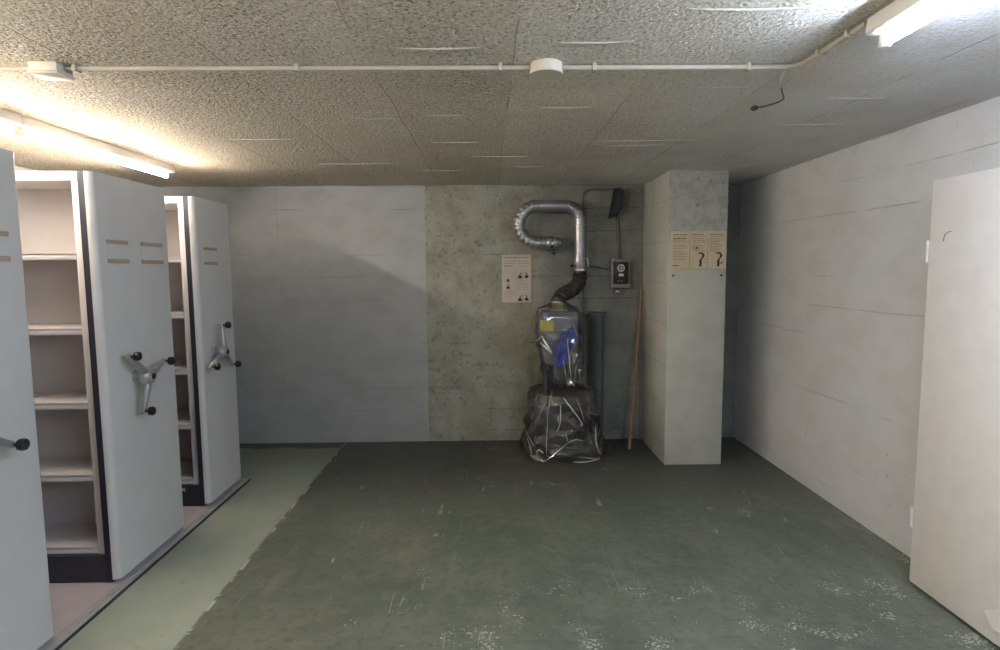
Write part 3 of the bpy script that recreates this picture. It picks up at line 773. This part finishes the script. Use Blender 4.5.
for i in range(5): words(b, px0+.018, px0+.125, pz0+.105-i*.016, .004, yy, 2, fill=random.uniform(.7, 1))
bp = link_obj('instruction_board', b, [M['posterpale'], M['ink'], M['inkgrey']], smooth=False)
tag(bp, 'pale printed instruction board with pictograms on the back wall left of the duct', 'sign', 'printed instruction boards')
# cream three-column board on the pillar
px0, px1, pz0, pz1 = 1.436, 1.878, 1.595, 1.893; py = 4.630
b = box(B(), px0, px1, py, 4.6412, pz0, pz1, .003, 1); yy = py-.0012
cols = [(px0+.018, px0+.138), (px0+.164, px0+.282), (px0+.308, px1-.018)]
for q, (xa, xb) in enumerate(cols):
    words(b, xa, xb, pz1-.030, .008, yy, 2, .02, .05, .004, .9 if q != 1 else .75)
    box(b, xa, xb, yy, yy+.001, pz1-.0485, pz1-.046, mi=2)
for i in range(14):
    if i in (3, 7): continue
    words(b, cols[0][0], cols[0][1], pz1-.060-i*.0128, .0042 if i else .007, yy, 2 if i else 1, fill=random.uniform(.75, 1))
words(b, cols[0][0], cols[0][0]+.045, pz0+.026, .008, yy, 1, .012, .02)
for i in range(3): words(b, cols[1][0]+.01, cols[1][1], pz1-.062-i*.013, .0045, yy, 2, fill=random.uniform(.7, 1))
for i in range(4): words(b, cols[1][0], cols[1][1], pz1-.115-i*.013, .0045, yy, 2, fill=random.uniform(.5, 1))
blob(b, [(cols[1][0]+.030, pz1-.138), (cols[1][0]+.050, pz1-.142), (cols[1][0]+.052, pz1-.130), (cols[1][0]+.034, pz1-.128)], yy, 1)
for i in range(9): words(b, cols[2][0], cols[2][1], pz1-.060-i*.0125, .0045, yy, 2, fill=random.uniform(.6, 1))
for x in (px0+.150, px0+.294): box(b, x-.0016, x+.0016, yy, yy+.001, pz0+.004, pz1-.055, mi=2)
def hook(bm, x, z, s):
    blob(bm, [(x-.012*s, z), (x-.012*s+.018*s, z), (x+.008*s, z+.055*s), (x-.010*s, z+.055*s)], yy, 1)
    blob(bm, [(x-.006*s, z+.052*s), (x+.012*s, z+.060*s), (x+.030*s, z+.085*s), (x+.016*s, z+.110*s), (x+.004*s, z+.105*s), (x+.012*s, z+.086*s)], yy, 1)
    blob(bm, [(x-.022*s, z+.100*s), (x+.014*s, z+.100*s), (x+.010*s, z+.112*s), (x-.022*s, z+.110*s)], yy, 1)
    for dx, dz in ((.03, .03), (.036, .05)):
        blob(bm, [(x+dx*s, z+dz*s), (x+(dx+.012)*s, z+dz*s), (x+(dx+.010)*s, z+(dz+.008)*s), (x+dx*s, z+(dz+.006)*s)], yy, 2)
hook(b, px0+.240, pz0+.018, 1.0); hook(b, px0+.382, pz0+.018, 1.0)
blob(b, [(px0+.398, pz0+.040), (px0+.412, pz0+.040), (px0+.412, pz0+.052), (px0+.398, pz0+.054)], yy, 1)
bp2 = link_obj('instruction_board', b, [M['postercream'], M['ink'], M['inkgrey']], smooth=False)
tag(bp2, 'cream printed instruction board with three columns on the pillar', 'sign', 'printed instruction boards')
for px, pz, o_, l in ((.257, 1.733, bp, 0), (1.657, 1.890, bp2, 1)):
    pass
for x, side in ((1.462, 'left'), (1.846, 'right')):
    o = link_obj('wall_screw', lathe(B(), (x, 4.641, 1.543), (0, -1, 0), [(0, .009), (.006, .008), (.008, .004), (.016, .0035), (.017, 0)], 12), M['screw'])
    tag(o, 'dark screw in the pillar below the %s corner of the cream board' % side, 'screw', 'screws below the cream board')

# ------------------------------------------------------------------ camera
f, pitch, yaw, roll, h = 586.714, R(5.38), R(1.064), R(-.439), 1.6
fw = Vector((math.sin(yaw)*math.cos(pitch), math.cos(yaw)*math.cos(pitch), -math.sin(pitch)))
rt = Vector((math.cos(yaw), -math.sin(yaw), 0)); up = rt.cross(fw)
r2 = rt*math.cos(roll)+up*math.sin(roll); u2 = -rt*math.sin(roll)+up*math.cos(roll)
cam = bpy.data.cameras.new('camera'); co = bpy.data.objects.new('camera', cam); COL.objects.link(co)
cam.sensor_width = 36; cam.lens = f/1000*36; cam.clip_start = .05
co.matrix_world = Matrix(((r2.x, u2.x, -fw.x, 0), (r2.y, u2.y, -fw.y, 0), (r2.z, u2.z, -fw.z, h), (0, 0, 0, 1)))
sc = bpy.context.scene; sc.camera = co

w = bpy.data.worlds.new('world'); sc.world = w; w.use_nodes = True
w.node_tree.nodes['Background'].inputs[0].default_value = (0, 0, 0, 1)
vs = sc.view_settings; vs.view_transform = 'Standard'; vs.look = 'None'; vs.gamma = 1; vs.use_curve_mapping = False; vs.exposure = 2.33
sc.cycles.max_bounces = 10; sc.cycles.diffuse_bounces = 6; sc.cycles.transparent_max_bounces = 16
sc.cycles.use_denoising = True
sc.cycles.sample_clamp_indirect = 6
